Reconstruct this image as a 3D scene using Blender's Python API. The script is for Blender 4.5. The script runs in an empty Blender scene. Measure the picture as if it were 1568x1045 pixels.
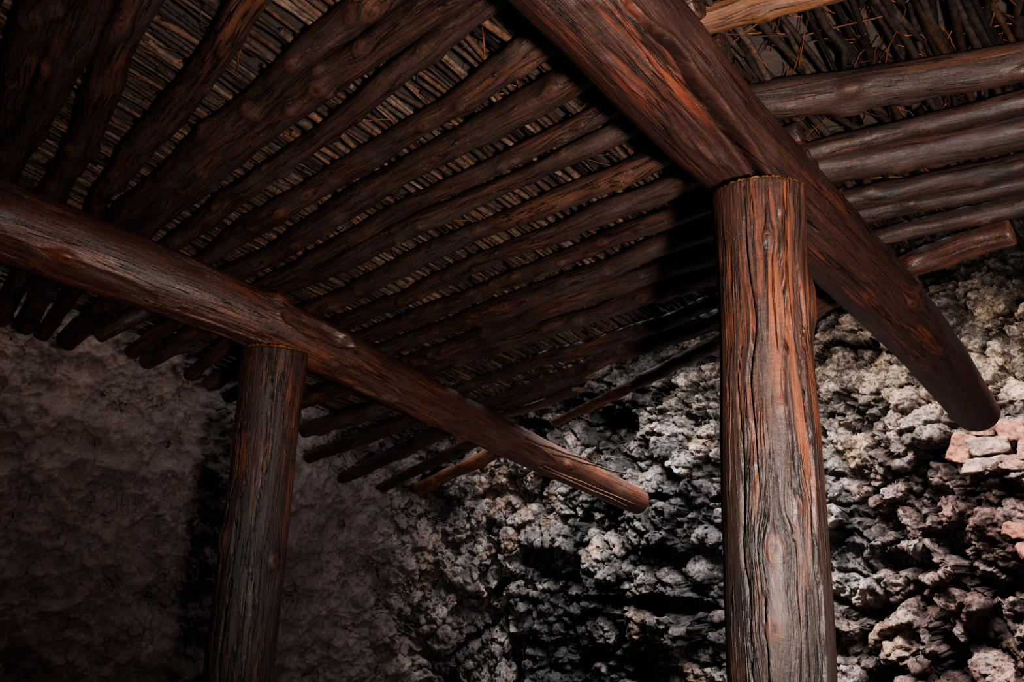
import bpy, math, numpy as np
from mathutils import Matrix, Vector
rng=np.random.default_rng(7)
CZ=1.55
C=np.array([0,0,CZ])
# ---------------------------------------------------------------- camera
W=np.array([[0.9994,-0.0354,0.0],[-0.0081,-0.2293,-0.9733],[0.0345,0.9727,-0.2295]])
A=np.array([0.7041,0.6738,-0.2241]);A/=np.linalg.norm(A)
B=np.array([-0.7038,0.7042,-0.0940]);B-=A*A.dot(B);B/=np.linalg.norm(B)
N=np.cross(A,B)
if N[2]<0:N=-N
# roof frame: A along the beams, B along the poles, N up through the roof
def R(a,b,h): return C+A*a+B*b+N*h
cam=bpy.data.cameras.new('camera');cam.lens=36*1650/2352;cam.sensor_width=36
co=bpy.data.objects.new('camera',cam);bpy.context.collection.objects.link(co)
u,s,vt=np.linalg.svd(W);Wo=u@vt
M=Matrix.Identity(4)
for i in range(3):
    for j in range(3):M[i][j]=float(Wo[i,j])
M[2][3]=CZ
co.matrix_world=M
bpy.context.scene.camera=co
# ---------------------------------------------------------------- noise
def hsh(ix,iy,iz,seed):
    h=(ix.astype(np.int64)*73856093)^(iy.astype(np.int64)*19349663)^(iz.astype(np.int64)*83492791)^(seed*2654435761)
    h&=0xffffffff
    h=((h^(h>>16))*0x45d9f3b)&0xffffffff
    h=((h^(h>>16))*0x45d9f3b)&0xffffffff
    h=h^(h>>16)
    return (h&0xffffff)/float(0xffffff)
def vnoise(P,sc,seed=0):
    Q=P*sc;i=np.floor(Q);f=Q-i;f=f*f*(3-2*f);i=i.astype(np.int64)
    r=0
    for dx in (0,1):
        for dy in (0,1):
            for dz in (0,1):
                w=(f[:,0] if dx else 1-f[:,0])*(f[:,1] if dy else 1-f[:,1])*(f[:,2] if dz else 1-f[:,2])
                r=r+w*hsh(i[:,0]+dx,i[:,1]+dy,i[:,2]+dz,seed)
    return r*2-1
def fbm(P,sc,oc,seed=0,g=.5):
    r=0;a=1;t=0
    for k in range(oc):
        r=r+a*vnoise(P,sc*2**k,seed+k*17);t+=a;a*=g
    return r/t
def ridge(P,sc,oc,seed=0,g=.5):
    r=0;a=1;t=0
    for k in range(oc):
        r=r+a*(1-2*np.abs(vnoise(P,sc*2.1**k,seed+k*17)));t+=a;a*=g
    return r/t
def vor(P,sc,seed):
    Q=P*sc;i=np.floor(Q).astype(np.int64);n=len(P)
    F1=np.full(n,9.);F2=np.full(n,9.);ci=np.zeros((n,3),np.int64);v=np.zeros((n,3))
    for dx in (-1,0,1):
        for dy in (-1,0,1):
            for dz in (-1,0,1):
                c=i+np.array([dx,dy,dz])
                o=np.stack([hsh(c[:,0],c[:,1],c[:,2],seed+k) for k in range(3)],1)*.9+.05
                d=Q-(c+o);D=np.sqrt((d*d).sum(1))
                m=D<F1
                F2=np.where(m,F1,np.minimum(F2,D));F1=np.where(m,D,F1)
                ci=np.where(m[:,None],c,ci);v=np.where(m[:,None],d,v)
    rnd=np.stack([hsh(ci[:,0],ci[:,1],ci[:,2],seed+10+k) for k in range(5)],1)
    return F1,F2,rnd,v
def sm(a,b,x):
    t=np.clip((x-a)/(b-a),0,1);return t*t*(3-2*t)
# ---------------------------------------------------------------- mesh helper
def mkmesh(name,V,F,mat,attrs=None,smooth=True):
    me=bpy.data.meshes.new(name)
    V=np.asarray(V,np.float32)
    F4=np.asarray(F,np.int32)
    me.vertices.add(len(V));me.vertices.foreach_set('co',V.ravel())
    k=F4.shape[1]
    me.loops.add(F4.size);me.loops.foreach_set('vertex_index',F4.ravel())
    me.polygons.add(len(F4));me.polygons.foreach_set('loop_start',np.arange(0,F4.size,k,dtype=np.int32))
    me.polygons.foreach_set('loop_total',np.full(len(F4),k,np.int32))
    me.polygons.foreach_set('use_smooth',np.full(len(F4),smooth))
    me.update(calc_edges=True)
    for n,(t,d) in (attrs or {}).items():
        at=me.attributes.new(n,t,'POINT')
        d=np.asarray(d,np.float32)
        if t=='FLOAT':at.data.foreach_set('value',d.ravel())
        elif t=='FLOAT_VECTOR':at.data.foreach_set('vector',d.ravel())
        else:at.data.foreach_set('color',d.ravel())
    me.materials.append(mat)
    ob=bpy.data.objects.new(name,me);bpy.context.collection.objects.link(ob)
    return ob
# ---------------------------------------------------------------- materials
class NT:
    def __init__(s,name):
        s.m=bpy.data.materials.new(name);s.m.use_nodes=True;s.t=s.m.node_tree;s.t.nodes.clear()
        s.o=s.n('ShaderNodeOutputMaterial');s.b=s.n('ShaderNodeBsdfPrincipled');s.l(s.b.outputs[0],s.o.inputs[0])
    def n(s,t,**k):
        x=s.t.nodes.new(t)
        for a,b in k.items():setattr(x,a,b)
        return x
    def l(s,a,b):s.t.links.new(a,b)
    def attr(s,n):return s.n('ShaderNodeAttribute',attribute_name=n)
    def mapp(s,v,sc):
        x=s.n('ShaderNodeMapping');x.inputs['Scale'].default_value=sc;s.l(v,x.inputs[0]);return x.outputs[0]
    def noise(s,v,sc,det=4,ro=.5,dist=0):
        x=s.n('ShaderNodeTexNoise');x.inputs['Scale'].default_value=sc;x.inputs['Detail'].default_value=det
        x.inputs['Roughness'].default_value=ro;x.inputs['Distortion'].default_value=dist
        if v is not None:s.l(v,x.inputs['Vector'])
        return x.outputs[0]
    def math(s,op,a,b=None,clamp=False):
        x=s.n('ShaderNodeMath',operation=op,use_clamp=clamp)
        for i,v in enumerate((a,b)):
            if v is None:continue
            if isinstance(v,(int,float)):x.inputs[i].default_value=v
            else:s.l(v,x.inputs[i])
        return x.outputs[0]
    def mr(s,v,a,b,c=0,d=1):
        x=s.n('ShaderNodeMapRange');x.inputs[1].default_value=a;x.inputs[2].default_value=b;x.inputs[3].default_value=c;x.inputs[4].default_value=d
        s.l(v,x.inputs[0]);return x.outputs[0]
    def mix(s,f,a,b,mode='MIX'):
        x=s.n('ShaderNodeMix',data_type='RGBA',blend_type=mode)
        if isinstance(f,(int,float)):x.inputs[0].default_value=f
        else:s.l(f,x.inputs[0])
        for i,v in ((6,a),(7,b)):
            if isinstance(v,tuple):x.inputs[i].default_value=(*v,1)
            else:s.l(v,x.inputs[i])
        return x.outputs[2]
    def bump(s,h,st,d,nrm=None):
        x=s.n('ShaderNodeBump');x.inputs['Distance'].default_value=d
        if isinstance(st,(int,float)):x.inputs['Strength'].default_value=st
        else:s.l(st,x.inputs['Strength'])
        s.l(h,x.inputs['Height'])
        if nrm is not None:s.l(nrm,x.inputs['Normal'])
        return x.outputs[0]
def wood(name,dark,mid,hi,p0=.5,p1=.68,ro=.38,cap=(.3,.12,.05),bst=.8,vein=1.1,foot=None,ps=14,pz=.16,grey=.35,dust=.5,spec=.3):
    t=NT(name);lc=t.attr('lc').outputs['Vector'];kd=t.attr('kd').outputs['Fac'];cp=t.attr('cap').outputs['Fac']
    g=t.noise(t.mapp(lc,(1,1,.06)),75,5,.68,.3)
    fb=t.noise(t.mapp(lc,(1,1,.03)),260,3,.6)
    pa=t.noise(t.mapp(lc,(1,1,pz)),ps,6,.66,.3)
    big=t.noise(t.mapp(lc,(1,1,.6)),3.5,3,.5)
    gm=t.math('ADD',t.math('MULTIPLY',g,.6),t.math('MULTIPLY',fb,.4))
    c=t.mix(t.mr(gm,.38,.64),dark,mid)
    # weathered grey film
    wn=t.noise(t.mapp(lc,(1,1,.35)),8,5,.65)
    c=t.mix(t.math('MULTIPLY',t.mr(wn,.48,.68),grey),c,(.062,.045,.038))
    pm=t.math('ADD',t.math('MULTIPLY',pa,.5),t.math('ADD',t.math('MULTIPLY',g,.25),t.math('MULTIPLY',big,.25)))
    pf=t.mr(pm,p0,p1)
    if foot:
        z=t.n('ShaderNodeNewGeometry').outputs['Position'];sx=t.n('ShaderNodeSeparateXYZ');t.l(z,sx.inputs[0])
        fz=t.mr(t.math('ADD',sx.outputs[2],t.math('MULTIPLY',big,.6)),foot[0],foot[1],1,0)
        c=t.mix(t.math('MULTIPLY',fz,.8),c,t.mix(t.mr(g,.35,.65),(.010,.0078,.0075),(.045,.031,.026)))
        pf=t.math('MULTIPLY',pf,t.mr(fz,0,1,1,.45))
    c=t.mix(pf,c,hi)
    g2=t.noise(t.mapp(lc,(1,1,.05)),38,3,.55,.2)
    cr=t.mr(t.math('ABSOLUTE',t.math('SUBTRACT',g2,.5)),0,.022*vein,0,1)
    crs=t.math('MAXIMUM',cr,t.mr(pa,.42,.56,1,0))
    c=t.mix(t.mr(crs,0,1,.9,0),c,(dark[0]*.25,dark[1]*.25,dark[2]*.25))
    halo=t.math('MULTIPLY',t.mr(kd,.75,.4),t.mr(kd,.15,.3))
    c=t.mix(t.math('MULTIPLY',halo,.22),c,hi)
    rg=t.math('SINE',t.math('ADD',t.math('MULTIPLY',kd,60.),t.math('MULTIPLY',g,9.)))
    kn=t.mr(kd,0,.5,1,0)
    c=t.mix(t.math('MULTIPLY',kn,t.mr(rg,-1,1,.3,.9)),c,(mid[0]*.22,mid[1]*.22,mid[2]*.22))
    cg=t.noise(lc,30,5,.7)
    c=t.mix(cp,c,t.mix(t.mr(cg,.3,.7),(cap[0]*.3,cap[1]*.3,cap[2]*.3),cap))
    ds=t.noise(lc,260,3,.6);dm=t.noise(lc,9,3,.6)
    c=t.mix(t.math('MULTIPLY',t.mr(ds,.62,.72),t.mr(dm,.4,.65,.05,dust)),c,(.28,.20,.17))
    t.l(c,t.b.inputs['Base Color'])
    t.b.inputs['Specular IOR Level'].default_value=spec
    t.l(t.math('ADD',t.mr(pa,.3,.7,ro+.16,ro-.08),t.mr(fb,.3,.7,-.07,.1)),t.b.inputs['Roughness'])
    h=t.math('ADD',t.math('MULTIPLY',g,.7),t.math('ADD',t.math('MULTIPLY',fb,.35),t.math('MULTIPLY',crs,.7)))
    b1=t.bump(h,bst,.0045)
    t.l(t.bump(t.noise(lc,45,5,.65),.45,.005,b1),t.b.inputs['Normal'])
    return t.m
M_pole=wood('dark_pole_wood',(.009,.0055,.0047),(.042,.0185,.013),(.110,.040,.022),.53,.71,.37,grey=.3,spec=.38)
M_poleR=wood('weathered_pole_wood',(.010,.0064,.0056),(.037,.0160,.0118),(.084,.033,.020),.52,.69,.46,grey=.2,dust=.25,spec=.2)
M_beam=wood('red_beam_wood',(.016,.0072,.0054),(.072,.0235,.0145),(.185,.054,.025),.51,.68,.38,grey=.35,spec=.34)
M_beam2=wood('dark_red_beam_wood',(.010,.0052,.0043),(.041,.0137,.0094),(.145,.036,.017),.54,.70,.42,grey=.2,dust=.35,spec=.3)
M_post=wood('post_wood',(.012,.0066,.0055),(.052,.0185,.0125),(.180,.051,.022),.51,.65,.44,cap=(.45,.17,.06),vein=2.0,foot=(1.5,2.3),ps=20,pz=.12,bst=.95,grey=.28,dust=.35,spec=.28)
M_orange=wood('orange_wood',(.032,.014,.009),(.095,.038,.018),(.17,.068,.029),.46,.66,.55,cap=(.40,.18,.07),dust=.3,spec=.2)
def reed_mat():
    t=NT('twig_wood');rc=t.attr('rc').outputs['Color'];g=t.n('ShaderNodeTexCoord').outputs['Object']
    n1=t.noise(g,60,4,.6)
    c=t.mix(t.mr(n1,.3,.7),(.3,.3,.3),(1.25,1.2,1.15));c=t.mix(1.0,rc,c,'MULTIPLY')
    t.l(c,t.b.inputs['Base Color']);t.b.inputs['Roughness'].default_value=.7;t.b.inputs['Specular IOR Level'].default_value=.15
    t.l(t.bump(t.noise(g,180,3,.6),.6,.003),t.b.inputs['Normal']);return t.m
M_reed=reed_mat()
def rock_mat(name='volcanic_rock'):
    t=NT(name);rc=t.attr('rc').outputs['Color'];rg=t.attr('rough').outputs['Fac']
    g=t.n('ShaderNodeTexCoord').outputs['Object']
    n1=t.noise(g,9,8,.68);n2=t.noise(g,45,6,.7)
    f1=t.mr(n1,.35,.66)
    m=t.mix(rg,t.mix(f1,(.68,.68,.68),(1.2,1.17,1.14)),t.mix(f1,(.22,.21,.22),(1.5,1.43,1.36)))
    c=t.mix(1.0,rc,m,'MULTIPLY')
    c=t.mix(t.math('MULTIPLY',t.mr(n2,.56,.68),t.mr(rg,0,1,.08,.25)),c,(.32,.28,.255))
    c=t.mix(t.math('MULTIPLY',t.mr(n2,.49,.38),t.mr(rg,0,1,.35,.9)),c,(.012,.011,.012))
    sp=t.noise(g,130,3,.6);c=t.mix(t.math('MULTIPLY',t.mr(sp,.66,.72),t.mr(rg,0,1,.2,.35)),c,(.38,.35,.33))
    t.l(c,t.b.inputs['Base Color']);t.b.inputs['Roughness'].default_value=.8;t.b.inputs['Specular IOR Level'].default_value=.25
    b=t.bump(n1,t.mr(rg,0,1,.45,.9),.055);b=t.bump(n2,t.mr(rg,0,1,.55,1.),.024,b);b=t.bump(t.noise(g,170,4,.65),.6,.005,b)
    t.l(b,t.b.inputs['Normal']);return t.m
M_rock=rock_mat()
def simple(name,c0,c1,sc,bd=.01,ro=.9):
    t=NT(name);g=t.n('ShaderNodeTexCoord').outputs['Object'];n=t.noise(g,sc,8,.65)
    t.l(t.mix(t.mr(n,.3,.7),c0,c1),t.b.inputs['Base Color']);t.b.inputs['Roughness'].default_value=ro
    t.l(t.bump(n,.9,bd),t.b.inputs['Normal']);return t.m
M_mud=simple('mud_roof',(.010,.007,.005),(.035,.018,.012),14,.02)
M_floor=simple('earth_floor',(.04,.03,.025),(.12,.09,.075),6,.03)
M_earth=simple('earth_wall',(.04,.032,.03),(.13,.10,.09),8,.03)
# ---------------------------------------------------------------- logs
def spline(P,n):
    P=np.asarray(P,float)
    d=np.r_[0,np.cumsum(np.linalg.norm(np.diff(P,axis=0),axis=1))]
    L=d[-1];t=np.linspace(0,L,n)
    if len(P)==2:return np.stack([np.interp(t,d,P[:,k]) for k in range(3)],1),t
    m=np.gradient(P,d,axis=0)
    i=np.clip(np.searchsorted(d,t,side='right')-1,0,len(P)-2)
    h=(d[i+1]-d[i]);s=(t-d[i])/h;s=s[:,None];h=h[:,None]
    Q=(2*s**3-3*s**2+1)*P[i]+(s**3-2*s**2+s)*h*m[i]+(-2*s**3+3*s**2)*P[i+1]+(s**3-s**2)*h*m[i+1]
    return Q,t
def log(name,P,radii,mat,seg=20,step=.02,wob=.06,bend=.0,knots=0,klist=(),crack=None,cap0=.0,cap1=.0,seed=0,flute=.02,ksize=1.,capo=1.,scars=(),flat=1.,wide=1.):
    r0=np.random.default_rng(seed+100)
    L=np.linalg.norm(np.diff(np.asarray(P,float),axis=0),axis=1).sum()
    n=max(6,int(L/step));Q,t=spline(P,n)
    ph=np.stack([t*0+seed*3.7,t*0+1.3,t],1)
    if bend>0:
        Q=Q+bend*np.stack([vnoise(ph,1.6,seed),vnoise(ph,1.6,seed+5),vnoise(ph,1.6,seed+9)*.6],1)+bend*.5*np.stack([vnoise(ph,4.5,seed+1),vnoise(ph,4.5,seed+6),vnoise(ph,4.5,seed+8)],1)
    T=np.gradient(Q,axis=0);T/=np.linalg.norm(T,axis=1)[:,None]
    ref=np.array([0,0,-1.]) if abs(T[:,2]).mean()<.7 else np.array([0,-1.,0])
    e1=ref-T*(T@ref)[:,None];e1/=np.linalg.norm(e1,axis=1)[:,None];e2=np.cross(T,e1)
    rp=np.asarray(radii,float);rr=np.interp(t/t[-1],np.linspace(0,1,len(rp)),rp)
    th=np.linspace(0,2*np.pi,seg,endpoint=False)
    TH,TT=np.meshgrid(th,t);RR=np.repeat(rr[:,None],seg,1)
    base=np.stack([np.cos(TH)*RR,np.sin(TH)*RR,TT],2).reshape(-1,3);off=np.array([seed*5.1,seed*2.3,seed*1.7])
    D=fbm((base+off)*np.array([1,1,.45]),1/(rr.mean()*1.3),3,seed)*wob*2.2
    D+=fbm((base+off)*np.array([1,1,.12]),1/(rr.mean()*.35),2,seed+50)*flute*1.6
    D=D.reshape(TH.shape)*RR
    ks=list(klist)
    for k in range(knots):
        ks.append((r0.uniform(.05,.97)*L,r0.uniform(-1.7,1.7),rr.mean()*r0.uniform(.28,.55)*ksize,rr.mean()*r0.uniform(.12,.36)*min(1,ksize*1.2)))
    S=TH.copy();KD=np.full(TH.shape,1.)
    for kl,kt_,sz,ht in ks:
        dth=(TH-kt_+np.pi)%(2*np.pi)-np.pi
        s_=dth*RR;tt=TT-kl
        d2=(s_/sz)**2+(tt/(sz*1.5))**2
        D+=ht*np.exp(-d2)-ht*.35*np.exp(-d2*9)
        w=.8*np.exp(-(s_/(sz*1.7))**2-(tt/(sz*3))**2)
        S-=dth*w
        KD=np.minimum(KD,np.sqrt((s_/sz)**2+(tt/(sz*1.4))**2)*.75)
    for (c0,c1,ct0,ct1,cw,cdp) in (crack or []):
        f=np.clip((TT-c0)/(c1-c0),0,1);inn=(TT>c0)&(TT<c1)
        ct=ct0+(ct1-ct0)*f+.10*vnoise(np.stack([TT.ravel()*0,TT.ravel()*0+seed,TT.ravel()],1),6,3).reshape(TT.shape)+.03*vnoise(np.stack([TT.ravel()*0,TT.ravel()*0+seed,TT.ravel()],1),22,4).reshape(TT.shape)
        wd=cw*np.sin(np.pi*np.clip(f,0.02,.98))**.6
        dth=((TH-ct+np.pi)%(2*np.pi)-np.pi)*RR
        m=np.where(inn,np.exp(-(dth/wd)**2),0);D-=cdp*m
        D+=np.where(inn,cdp*.18*np.exp(-((np.abs(dth)-wd*2)/(wd*1.2))**2),0)
    # shallow hewn / peeled flats with a raised splintered lip
    for (sl,st_,sL,sW,sd) in scars:
        dth=((TH-st_+np.pi)%(2*np.pi)-np.pi)*RR
        e=np.sqrt(((TT-sl)/sL)**2+(dth/sW)**2)+.25*fbm(base,14,3,seed+5).reshape(TH.shape)
        D-=sd*(1-sm(.75,1.,e));D+=sd*.5*np.exp(-((e-1.05)/.08)**2)
    RA=RR+D
    V=Q[:,None,:]+(np.cos(TH)*RA*flat)[...,None]*e1[:,None,:]+(np.sin(TH)*RA*wide)[...,None]*e2[:,None,:]
    LC=np.stack([np.cos(S)*RR,np.sin(S)*RR,TT],2)+off
    V=V.reshape(-1,3);LC=LC.reshape(-1,3);KD=KD.ravel();CAP=np.zeros(len(V))
    idx=np.arange(n*seg).reshape(n,seg);nx=np.roll(idx,-1,1)
    F=[np.stack([idx[:-1],nx[:-1],nx[1:],idx[1:]],-1).reshape(-1,4)]
    Vs=[V];Ls=[LC];Ks=[KD];Cs=[CAP];cnt=len(V)
    for e,cc,sg in ((0,cap0,-1),(n-1,cap1,1)):
        prev=idx[e]
        ring=V[prev];cen=ring.mean(0)
        for q,(fr,out) in enumerate(((.985,.03),(.93,.07),(.6,.09),(.3,.09),(.02,.09))):
            jit=(r0.random(seg)-.5)*.06*rr[e]*(capo if q<4 else 0)
            nv=cen+(ring-cen)*fr+T[e]*sg*(out*rr[e]+jit[:,None])
            ids=cnt+np.arange(seg);cnt+=seg
            Vs.append(nv);Ls.append(np.stack([np.cos(th)*rr[e]*fr,np.sin(th)*rr[e]*fr,np.full(seg,t[e]+.1*(1-fr))],1)+off)
            Ks.append(np.ones(seg));Cs.append(np.full(seg,cc))
            a_,b_=prev,np.roll(prev,-1);c_,d_=np.roll(ids,-1),ids
            F.append(np.stack([a_,b_,c_,d_],1)[:,::(1 if sg>0 else -1)]);prev=ids
    return mkmesh(name,np.vstack(Vs),np.vstack(F)[:,::-1],mat,{'lc':('FLOAT_VECTOR',np.vstack(Ls)),'kd':('FLOAT',np.concatenate(Ks)),'cap':('FLOAT',np.concatenate(Cs))})
# ---------------------------------------------------------------- beams
H=1.38
log('wooden_beam',[R(-1.6,3.13,H+.0),R(-.6,3.12,H),R(.13,3.11,H),R(.55,3.04,H),R(.92,2.98,H),R(1.34,2.95,H),R(1.9,2.98,H),R(2.66,3.03,H),R(3.39,3.06,H),R(4.25,3.08,H)],
    [.155,.155,.158,.148,.130,.120,.116,.108,.10,.095],M_beam,seg=140,step=.009,wob=.03,knots=8,ksize=.6,seed=3,cap1=.15,flute=.012,
    klist=[(2.78,-2.35,.030,.040),(3.12,-1.95,.022,.018)],
    crack=[(3.1,4.0,-.9,-1.2,.006,.02),(2.2,3.0,-.5,-.6,.005,.012)],
    scars=[(2.98,-1.75,.20,.045,.020),(3.35,-.7,.20,.06,.014),(2.6,-.3,.3,.06,.007),(4.1,-.5,.25,.05,.007),(2.0,-.6,.35,.06,.006),(4.6,-1.2,.2,.04,.008)])
log('wooden_beam',[R(-1.4,.74,H),R(-.3,.74,H),R(.78,.74,H),R(1.25,.74,H),R(1.9,.71,H),R(2.6,.69,H),R(3.47,.72,H)],
    [.13,.13,.134,.130,.118,.108,.09],M_beam2,seg=150,step=.009,wob=.025,knots=9,ksize=.5,seed=11,cap1=.1,flute=.010,
    crack=[(2.15,3.10,-.90,-.62,.010,.09),(3.3,4.2,-.4,-.3,.004,.012)],scars=[(2.4,-.4,.3,.05,.006)])
# ---------------------------------------------------------------- posts
p1=np.array([-1.066,3.18,.655+CZ])
p2=np.array([.615,1.697,.800+CZ])
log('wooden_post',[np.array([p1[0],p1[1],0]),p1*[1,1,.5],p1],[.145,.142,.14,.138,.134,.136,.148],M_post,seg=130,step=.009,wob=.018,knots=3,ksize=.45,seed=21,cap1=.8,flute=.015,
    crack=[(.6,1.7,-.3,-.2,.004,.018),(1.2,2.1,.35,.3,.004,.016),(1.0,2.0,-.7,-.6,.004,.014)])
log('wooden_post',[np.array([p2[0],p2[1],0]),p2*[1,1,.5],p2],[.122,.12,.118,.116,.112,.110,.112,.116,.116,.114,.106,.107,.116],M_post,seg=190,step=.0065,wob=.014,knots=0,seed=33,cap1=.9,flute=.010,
    klist=[(1.49,-.35,.026,.006),(1.33,-.42,.022,.005),(1.58,.1,.016,.004),(1.10,.1,.022,.005),(2.06,1.2,.045,.020),(2.2,-.2,.012,.003),(1.80,-.1,.010,.003)],
    crack=[(.8,1.9,.35,.45,.0038,.018),(1.5,2.3,.0,.1,.0038,.016),(.5,1.42,-.7,-.65,.0038,.016),(1.6,2.34,-.65,-.6,.0038,.016),(1.7,2.2,.5,.5,.003,.012),(1.15,1.95,-.95,-.9,.003,.012)],
    scars=[(1.72,-.7,.05,.008,.004)])
# ---------------------------------------------------------------- roof poles
HP=1.54
# (a at b=.7, a at b=3) in cm, measured along the beams
PP=[(-5,-5),(-1,9),(7,21),(27,39),(55,47),(64,55),(72,68),(89,84),(104,95),(119,110),(129,116),(143,136),(157,152),(171,168),(184,184),(193,199),(206,214),(224,241),(230,264)]
for i,(a7,a30) in enumerate(PP):
    aa=lambda b:(a7+(a30-a7)*(b-.7)/2.3)/100
    bs=[.66,1.3,2.0,2.6,3.25]
    w=.009
    rr=(.050 if i<3 else (.047 if i<8 else .043))*rng.uniform(.80,1.14)
    log('roof_pole',[R(aa(b)+rng.normal(0,w),b,HP+rng.normal(0,.004)) for b in bs],[rr*rng.uniform(.78,1.18) for _ in range(8)],M_pole,seg=28,step=.013,wob=.09,bend=.016,knots=14,seed=200+i,flute=.03)
for i in range(8):
    a=-.17-.14*i
    log('roof_pole',[R(a,.66,HP),R(a-.02,2,HP),R(a-.03,3.25,HP)],[.05,.046,.05,.046],M_pole,seg=20,step=.03,wob=.09,bend=.02,knots=6,seed=250+i)
LL=[(31,370,36,420),(42,362,47,415),(55,374,56,421),(70,374,67,416),(85,375,74,390),(99,364,92,395),(111,358,103,401),(128,357,125,396),(147,363,138,400),(163,362,154,409),(199,350,176,436),(229,358,211,417),(253,356,246,468),(280,368,298,516),(307,372,346,558),(330,372,337,455),(18,370,20,425),(5,370,8,425)]
for i,(a0,b0,a1,b1) in enumerate(LL):
    p=R(a0/100,b0/100,1.50);q=R(a1/100,b1/100,1.36);st=p+(p-q)*.3/np.linalg.norm(p-q)
    rr=.047*rng.uniform(.85,1.2)
    last=i==15
    log('roof_pole',[st,p,q],[rr,rr*rng.uniform(.85,1.1),rr*(1. if last else .9)],M_orange if last else M_pole,seg=24,step=.014,wob=.10,bend=.01,knots=6,seed=300+i,cap1=.9 if last else .12,flute=.03)
rad=[.040,.05,.028,.052,.036,.032,.032]
RRp=[(110,128),(140,162),(166,178),(174,190),(192,204),(204,214),(218,224)]
for i,(a7,a2) in enumerate(RRp):
    h=HP+(0.05 if i==0 else 0)
    aa=lambda b:(a7+(a2-a7)*(.7-b)/.5)/100 if b>.1 else (a2+(a2-a7)*.6*(.2-b)/.5)/100
    bs=[.72,.4,.15,-.2,-.6,-1.3]
    log('roof_pole',[R(aa(b),b,h) for b in bs],[rad[i]*rng.uniform(.88,1.12) for _ in range(7)],M_orange if i==0 else M_poleR,seg=34,step=.011,wob=.09,bend=.009,knots=12,seed=400+i,cap0=.9 if i==0 else .2,flute=.03)
for i,a in enumerate((.62,.85)):
    log('roof_pole',[R(a,.72,HP),R(a+.14,.1,HP),R(a+.3,-1.3,HP)],[.045,.04,.045],M_poleR,seg=20,step=.03,wob=.09,bend=.01,knots=6,seed=450+i)
log('roof_pole',[R(2.99,2.80,1.5),R(2.76,2.1,1.5),R(2.52,1.40,1.5),R(2.42,.95,1.5),R(2.35,.66,1.5),R(2.32,.49,1.5),R(2.31,.31,1.5)],
   [.024,.028,.032,.036,.045,.05,.04],M_beam,seg=30,step=.012,wob=.14,bend=.006,knots=14,seed=500,cap1=.5,cap0=.3)
# split boards closing the roof edge next to the lower beam
log('roof_plank',[R(2.74,3.25,1.56),R(2.72,2.8,1.56),R(2.63,2.28,1.56)],[.075,.08,.07,.075],M_pole,seg=30,step=.012,wob=.08,bend=.004,knots=3,seed=520,flat=.25,capo=5,cap1=.2)
log('roof_plank',[R(2.84,3.20,1.545),R(2.82,2.8,1.545),R(2.75,2.42,1.55)],[.05,.055,.05],M_pole,seg=30,step=.012,wob=.10,bend=.004,knots=3,seed=521,flat=.3,capo=6,cap1=.2)
# ---------------------------------------------------------------- twig matting
def twigs(name,it):
    Vs=[];Fs=[];Cs=[];cnt=0;seg=6;K=6
    th=np.linspace(0,2*np.pi,seg,endpoint=False)
    for (p,q,r,col,bd) in it:
        t=np.linspace(0,1,K)[:,None];ax=p+(q-p)*t
        d=(q-p)/np.linalg.norm(q-p);e1=N-d*(N@d);e1/=np.linalg.norm(e1);e2=np.cross(d,e1)
        o=rng.normal(0,bd,(K,2));ax=ax+o[:,:1]*e2+o[:,1:]*.4*e1
        rr=r*(1-.3*t+rng.normal(0,.08,(K,1)))
        V=ax[:,None,:]+rr[:,:,None]*(np.cos(th)[None,:,None]*e1+np.sin(th)[None,:,None]*e2)
        idx=cnt+np.arange(K*seg).reshape(K,seg);nx=np.roll(idx,-1,1)
        Fs.append(np.stack([idx[:-1],nx[:-1],nx[1:],idx[1:]],-1).reshape(-1,4))
        Vs.append(V.reshape(-1,3));Cs.append(np.tile(np.r_[col,1],(K*seg,1)));cnt+=K*seg
        for e in (0,K-1):
            Fs.append(np.array([[idx[e,0],idx[e,1],idx[e,2],idx[e,3]],[idx[e,0],idx[e,3],idx[e,4],idx[e,5]]]))
    return mkmesh(name,np.vstack(Vs),np.vstack(Fs),M_reed,{'rc':('FLOAT_COLOR',np.vstack(Cs))})
def edge(b): return 2.35+.12*b
def gen():
    HS=HP+.062
    pal=[np.array(c) for c in ((.13,.080,.060),(.085,.048,.035),(.16,.102,.076),(.05,.030,.024),(.16,.078,.045))]
    b=-1.4
    while b<4.3:
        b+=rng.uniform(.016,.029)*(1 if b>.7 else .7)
        a=-1.4+rng.uniform(-.4,0)
        while a<edge(b)-.05:
            L=rng.uniform(.3,.95);a2=min(a+L,edge(b)+rng.uniform(-.06,.1))
            jit=.026 if b>.6 else .06
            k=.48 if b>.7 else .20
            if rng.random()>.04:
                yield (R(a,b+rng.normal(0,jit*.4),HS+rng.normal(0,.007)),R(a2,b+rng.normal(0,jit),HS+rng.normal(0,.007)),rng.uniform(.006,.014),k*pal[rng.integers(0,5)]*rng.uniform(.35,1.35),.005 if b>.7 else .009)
            a=a2-.05
    for _ in range(3000):
        b=rng.uniform(-1.2,3.5);a=rng.uniform(-.3,2.2)
        if b>.8 and rng.random()<.6:continue
        an=rng.normal(0,.9);L=rng.uniform(.06,.22)
        h=HP+.075+rng.uniform(-.02,.0)
        yield (R(a,b,h),R(a+L*math.cos(an),b+L*math.sin(an),h+rng.uniform(-.02,.01)),rng.uniform(.0012,.0026),np.array((.16,.055,.023))*rng.uniform(.15,.9),.003)
twigs('twig_matting',gen())
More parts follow.
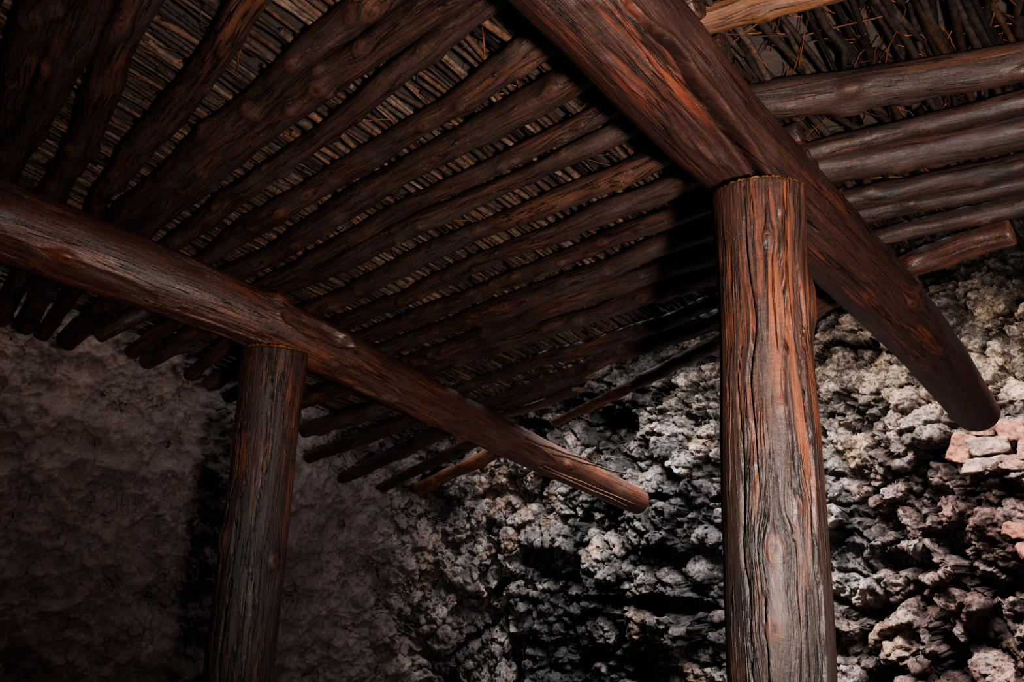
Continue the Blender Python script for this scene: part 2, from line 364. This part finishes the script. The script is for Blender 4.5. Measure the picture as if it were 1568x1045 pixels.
def dang():
    for (a0,b0,h0,a1,b1,h1) in ((3.02,2.93,1.25,3.75,2.80,1.19),(3.05,2.91,1.26,3.85,2.82,1.23),(3.05,2.85,1.33,3.45,2.6,1.30),(2.8,2.84,1.34,3.25,2.7,1.32)):
        yield (R(a0,b0,h0),R(a1,b1,h1),.008,np.array((.07,.035,.025)),.006)
twigs('loose_twigs',dang())
# ---------------------------------------------------------------- ceiling (mud layer over the twigs)
na,nb=90,120
G=[]
for i in range(na):
    for j in range(nb):
        b=-5+j/(nb-1)*9.0
        e=2.08+.10*b
        a=-4.5+(e+4.5)*i/(na-1)
        G.append(R(a,b,HP+.11))
G=np.array(G);G+=N*(fbm(G,6,4,5)*.02)[:,None]
idx=np.arange(na*nb).reshape(na,nb)
Fq=np.stack([idx[:-1,:-1],idx[1:,:-1],idx[1:,1:],idx[:-1,1:]],-1).reshape(-1,4)
Gt=G+N*.12
Va=np.vstack([G,Gt]);ring=np.r_[idx[:,0],idx[-1,1:],idx[-2::-1,-1],idx[0,-2:0:-1]];rn=np.roll(ring,-1);o=len(G)
mkmesh('ceiling',Va,np.vstack([Fq,Fq[:,::-1]+o,np.stack([ring,rn,rn+o,ring+o],1)]),M_mud)
# ---------------------------------------------------------------- rock wall
plan=np.array([(-4.6,1.2),(-4.1,2.6),(-3.5,3.55),(-2.85,4.25),(-2.1,4.95),(-1.5,5.6),(-.85,6.15),(-.1,6.4),(.8,6.15),(1.7,5.5),(2.5,4.75),(3.2,3.95),(3.9,2.9),(4.4,1.6)])
P3=np.c_[plan,np.zeros(len(plan))]
Q,t=spline(P3,4000)
dens=np.where((Q[:,0]/np.maximum(Q[:,1],.1)>-.85)&(Q[:,0]/np.maximum(Q[:,1],.1)<.95),1.,.22)
cd=np.r_[0,np.cumsum(dens[1:]*np.diff(t))];NU=int(cd[-1]/.0075)
tq=np.interp(np.linspace(0,cd[-1],NU),cd,t)
Q=np.stack([np.interp(tq,t,Q[:,k]) for k in range(3)],1)
T=np.gradient(Q,axis=0);T/=np.linalg.norm(T,axis=1)[:,None];NI=np.stack([T[:,1],-T[:,0],T[:,2]*0],1)
NZ=560;zz=np.linspace(-.15,4.3,NZ)
frac=tq/t[-1];FR=np.repeat(frac,NZ)
Rf=sm(.40,.55,frac)
P=np.repeat(Q[:,None,:],NZ,1);P[...,2]=zz[None,:]
nn=np.repeat(NI[:,None,:],NZ,1)
RF=np.repeat(Rf[:,None],NZ,1)
lean=RF*(.22*(zz[None,:]-1.4))+(1-RF)*(.05*(zz[None,:]-1.4))
P=P-nn*lean[...,None]
shp=P.shape[:2];P=P.reshape(-1,3);nn=nn.reshape(-1,3)
P0=P.copy()
rf=RF.ravel()
rf=np.clip(rf+.35*fbm(P,.9,3,77)*4*rf*(1-rf),0,1)
def gnorm(P):
    G=P.reshape(*shp,3);du=np.gradient(G,axis=0);dv=np.gradient(G,axis=1);n=np.cross(dv,du);n/=np.linalg.norm(n,axis=2)[...,None]+1e-9
    n=n.reshape(-1,3);s=np.sign((n*nn).sum(1));return n*np.where(s==0,1,s)[:,None]
slab=np.exp(-(((P[:,0]-1.0)/.7)**2+((P[:,2]-.42)/.22)**2))
warp=np.stack([fbm(P,2.2,4,s) for s in (31,32,33)],1)*.18
P=P+nn*(fbm(P,.55,3,9)*.40*(.3+.7*rf))[:,None]
# deep cavities (x,y,z, half-width along the wall, half-height, depth)
wz=fbm(P,3.5,3,88)*.35
for (x0,y0,z0,rw,rh,dp) in ((.80,6.1,2.30,.34,.26,.60),(1.57,5.6,1.98,.18,.26,.50),(1.25,5.85,.88,.65,.08,.40),(2.54,4.75,1.32,.28,.11,.40),(.35,6.3,1.15,.3,.12,.3),(3.0,4.2,2.55,.25,.12,.32),(2.1,5.1,.75,.3,.13,.3),(2.35,4.9,2.35,.2,.1,.3)):
    hd=np.hypot(P0[:,0]-x0,P0[:,1]-y0)
    P=P-nn*(dp*(1-sm(.5,1.2,np.sqrt((hd/rw)**2+((P0[:,2]-z0)/rh)**2)+wz)))[:,None]
F1,F2,r1,v=vor(P+warp,1.75,1)
tl=((r1[:,1:4]-.5)*v).sum(1)
d=((r1[:,0]-.5)*.36+tl*.40-.18*F1**2)
d-=.20*(1-sm(0,.20,F2-F1))*sm(-.5,.0,fbm(P,1.6,2,90))
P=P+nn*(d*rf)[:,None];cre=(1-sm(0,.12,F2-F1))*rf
n2=gnorm(P);n2=nn*.75+n2*.25;n2/=np.linalg.norm(n2,axis=1)[:,None]
w2=np.stack([fbm(P,6,4,s) for s in (41,42,43)],1)*.07
F1,F2,r2,v=vor(P0+w2+nn*(d*.6)[:,None],4.8,2)
tl=((r2[:,1:4]-.5)*v).sum(1)
d=(r2[:,0]-.5)*.15+tl*.20-.07*F1**2-.085*(1-sm(0,.18,F2-F1))*sm(-.5,.1,fbm(P0,3,2,91))
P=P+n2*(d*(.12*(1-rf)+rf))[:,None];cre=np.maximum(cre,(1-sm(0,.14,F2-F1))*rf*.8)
n3=gnorm(P);n3=nn*.7+n3*.3;n3/=np.linalg.norm(n3,axis=1)[:,None]
P=P+n3*(ridge(P0,7,4,121)*.028*(.3+.7*rf))[:,None]
w3=np.stack([fbm(P,16,3,s) for s in (44,45,46)],1)*.025
F1,F2,r3,v=vor(P*.5+P0*.5+w3,11,3)
tl=((r3[:,1:4]-.5)*v).sum(1)
hm=sm(-.45,.25,fbm(P0,2.8,3,92))
d=(r3[:,0]-.5)*.055+tl*.085-.018*F1**2-.026*(1-sm(0,.2,F2-F1))
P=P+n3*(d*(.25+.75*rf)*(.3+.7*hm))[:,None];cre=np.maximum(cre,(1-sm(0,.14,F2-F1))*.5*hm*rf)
n3=gnorm(P);n3=nn*.7+n3*.3
F1,F2,r4,v=vor(P+w3*.4,25,4)
tl=((r4[:,1:4]-.5)*v).sum(1)
d=(r4[:,0]-.5)*.022+tl*.032-.008*F1**2-.008*(1-sm(0,.25,F2-F1))
P=P+n3*(d*(.45+.55*rf)*(.45+.55*sm(-.3,.3,fbm(P0,4,2,93))))[:,None]
P=P+nn*(slab*.08*((np.floor((P0[:,2]*1+.12*P0[:,0]+.03*fbm(P0,3,2,99))*24)*.61803)%1-.5))[:,None]
P=P+n3*(fbm(P,30,3,15)*.011+(fbm(P,3.2,4,16)*.15+np.abs(fbm(P,6,3,19))*-.09)*(1-rf))[:,None]
gray=np.array((.138,.125,.121));tan=np.array((.29,.205,.145));dk=np.array((.038,.035,.037));red=np.array((.21,.085,.06));pk=np.array((.21,.155,.138))
x=np.clip(.5+1.3*fbm(P0,1.7,5,130,.6)+.55*(r2[:,4]-.5)+.3*(r3[:,3]-.5),0,1)[:,None]
def lerp(a,b,t):return a+(b-a)*t
rgt=sm(.60,.74,FR)[:,None]
col=lerp(dk,gray,sm(.22,.50,x));col=lerp(col,gray*1.4,sm(.54,.64,x));col=lerp(col,pk*1.1,sm(.66,.78,x));col=lerp(col,tan*(.6+.4*rgt),sm(.86,.97,x))
col=col*(.65+.7*r3[:,4][:,None])
hgt=sm(1.7,2.7,P[:,2])[:,None]*(.35+.65*rgt);col=col*(1-hgt*.6)+tan*hgt*.6*(.4+1.*x)
rt=(sm(.60,.76,FR)*sm(.0,.3,fbm(P,1.1,3,61)+.2)*(1-sm(1.7,2.4,P[:,2])))[:,None];col=col*(1-.38*rt)+red*.38*rt*(.6+.8*r3[:,4][:,None])
ew=np.array((.120,.087,.081))*(1+.30*fbm(P,2.5,4,66)[:,None]);wr=np.array((.20,.118,.083))
lw=(1-sm(.20,.40,FR))[:,None];ew=ew*(1-lw*.5)+wr*lw*.5;ew=ew*(.88+.24*r3[:,4][:,None])
rfc=rf[:,None];col=col*rfc+ew*(1-rfc)
col=col*(1-.45*cre[:,None])  # occlusion-like shade painted into the rock colour along the crevices
idx=np.arange(len(P)).reshape(shp)
Fq=np.stack([idx[:-1,:-1],idx[1:,:-1],idx[1:,1:],idx[:-1,1:]],-1).reshape(-1,4)
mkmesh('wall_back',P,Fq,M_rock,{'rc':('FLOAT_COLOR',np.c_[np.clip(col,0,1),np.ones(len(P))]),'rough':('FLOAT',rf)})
# ---------------------------------------------------------------- stacked stone blocks set into the rock
PG=P.reshape(*shp,3)
def block(name,cx,cy,cz,dims,ang,colr,seed):
    n=26;V=[];F=[];L=0;g=np.linspace(-1,1,n)
    for ax in range(3):
        for sg in (-1,1):
            a_,b_=np.meshgrid(g,g,indexing='ij');c=np.full_like(a_,sg)
            arr=[None]*3;arr[ax]=c;arr[(ax+1)%3]=a_;arr[(ax+2)%3]=b_
            V.append(np.stack(arr,2).reshape(-1,3));i=L+np.arange(n*n).reshape(n,n);L+=n*n
            q=np.stack([i[:-1,:-1],i[1:,:-1],i[1:,1:],i[:-1,1:]],-1).reshape(-1,4);F.append(q if sg>0 else q[:,::-1])
    V=np.vstack(V);r=(np.abs(V)**9).sum(1)**(1/9.);V=V/r[:,None]
    D=np.array(dims)/2;X=V*D
    X=X*(1+.32*fbm(X*1.+seed*3.3,9,3,seed)[:,None])+np.stack([fbm(X+seed,26,4,seed+k) for k in range(3)],1)*.015
    X[:,0]+=X[:,2]*.35*math.sin(seed)
    c,s_=math.cos(ang),math.sin(ang);Rm=np.array([[c,-s_,0],[s_,c,0],[0,0,1]]);tl=.16*math.sin(seed*2.7)
    Rt=np.array([[math.cos(tl),0,math.sin(tl)],[0,1,0],[-math.sin(tl),0,math.cos(tl)]])
    X=X@Rt.T@Rm.T+np.array([cx,cy,cz])
    return mkmesh(name,X,np.vstack(F),M_rock,{'rc':('FLOAT_COLOR',np.tile(np.r_[colr,1],(len(X),1))),'rough':('FLOAT',np.full(len(X),.55))})
k=0
iw=int(np.argmin(np.abs(Q[:,0]/np.maximum(Q[:,1],.1)-.68)+(Q[:,0]<0)*9));j0=int(np.argmin(np.abs(zz-2.05)))
face=float(np.percentile(((PG[iw-50:iw+50,j0-20:j0+20]-Q[iw])@NI[iw]),70))
for (ratio,z,w_,h_,cl) in ((.628,2.02,.13,.17,(.23,.085,.055)),(.668,2.025,.20,.11,(.21,.135,.11)),(.656,2.115,.14,.065,(.20,.10,.072)),(.700,2.11,.15,.12,(.22,.09,.062)),(.652,1.915,.24,.09,(.20,.13,.11)),(.704,1.92,.20,.09,(.21,.105,.08)),(.732,2.01,.18,.14,(.21,.1,.075)),(.70,1.53,.22,.08,(.21,.075,.05)),(.73,1.44,.22,.10,(.20,.08,.056))):
    iu=int(np.argmin(np.abs(Q[:,0]/np.maximum(Q[:,1],.1)-ratio)+(Q[:,0]<0)*9));iz=int(np.argmin(np.abs(zz-z)))
    if z>1.8: base=Q[iu]+NI[iu]*(face+.0)
    else: base=np.median(PG[iu-12:iu+12,iz-7:iz+7].reshape(-1,3),axis=0)
    block('stone_block',base[0],base[1],z,(w_,.26,h_),math.atan2(T[iu,1],T[iu,0])+rng.normal(0,.12),cl,40+k);k+=1
# ---------------------------------------------------------------- behind-camera walls and floor
def ribbon(name,pl,z0,z1,mat):
    Q,t=spline(np.c_[np.array(pl,float),np.zeros(len(pl))],120);nz=50;zz=np.linspace(z0,z1,nz)
    P=np.repeat(Q[:,None,:],nz,1);P[...,2]=zz;P=P.reshape(-1,3);P=P+np.stack([fbm(P,1.2,4,s) for s in (1,2,3)],1)*.18
    idx=np.arange(120*nz).reshape(120,nz)
    return mkmesh(name,P,np.stack([idx[:-1,:-1],idx[1:,:-1],idx[1:,1:],idx[:-1,1:]],-1).reshape(-1,4),mat)
ribbon('wall_front',[(-4.6,1.4),(-4.7,-1),(-3,-2.6),(0,-3),(2.6,-2.8),(4.2,-1.6),(4.4,1.8)],-.15,4.3,M_earth)
n=70;g=np.linspace(-1,1,n);X,Yy=np.meshgrid(g*5.2,g*5.2+2);Gf=np.stack([X,Yy,X*0],2).reshape(-1,3);Gf[:,2]+=fbm(Gf,1.5,4,8)*.05
idx=np.arange(n*n).reshape(n,n);mkmesh('floor',Gf,np.stack([idx[:-1,:-1],idx[:-1,1:],idx[1:,1:],idx[1:,:-1]],-1).reshape(-1,4),M_floor)
# ---------------------------------------------------------------- lights
def area(name,loc,tgt,sx,sy,e,col):
    l=bpy.data.lights.new(name,'AREA');l.shape='RECTANGLE';l.size=sx;l.size_y=sy;l.energy=e;l.color=col
    o=bpy.data.objects.new(name,l);bpy.context.collection.objects.link(o);o.location=loc
    o.rotation_euler=(Vector(tgt)-Vector(loc)).to_track_quat('-Z','Y').to_euler();return o
# long side of the opening runs parallel to the roof edge
area('daylight_opening',tuple(R(3.15,1.75,2.6)),tuple(R(4.6,1.9,1.15)),3.6,.5,400,(1,.985,.96)).data.spread=math.radians(115)
l=bpy.data.lights.new('camera_flash','SPOT');l.energy=680;l.spot_size=math.radians(104);l.spot_blend=1;l.shadow_soft_size=.08;l.color=(1,.94,.88)
o=bpy.data.objects.new('camera_flash',l);bpy.context.collection.objects.link(o);o.location=(.45,-.15,1.42)
o.rotation_euler=(Vector((.2,3.0,2.85))-o.location).to_track_quat('-Z','Y').to_euler()
w=bpy.data.worlds.new('sky');bpy.context.scene.world=w;w.use_nodes=True
bg=w.node_tree.nodes['Background'];bg.inputs[0].default_value=(.92,.96,1,1);bg.inputs[1].default_value=1.3
bpy.context.scene.view_settings.look='AgX - Medium High Contrast'
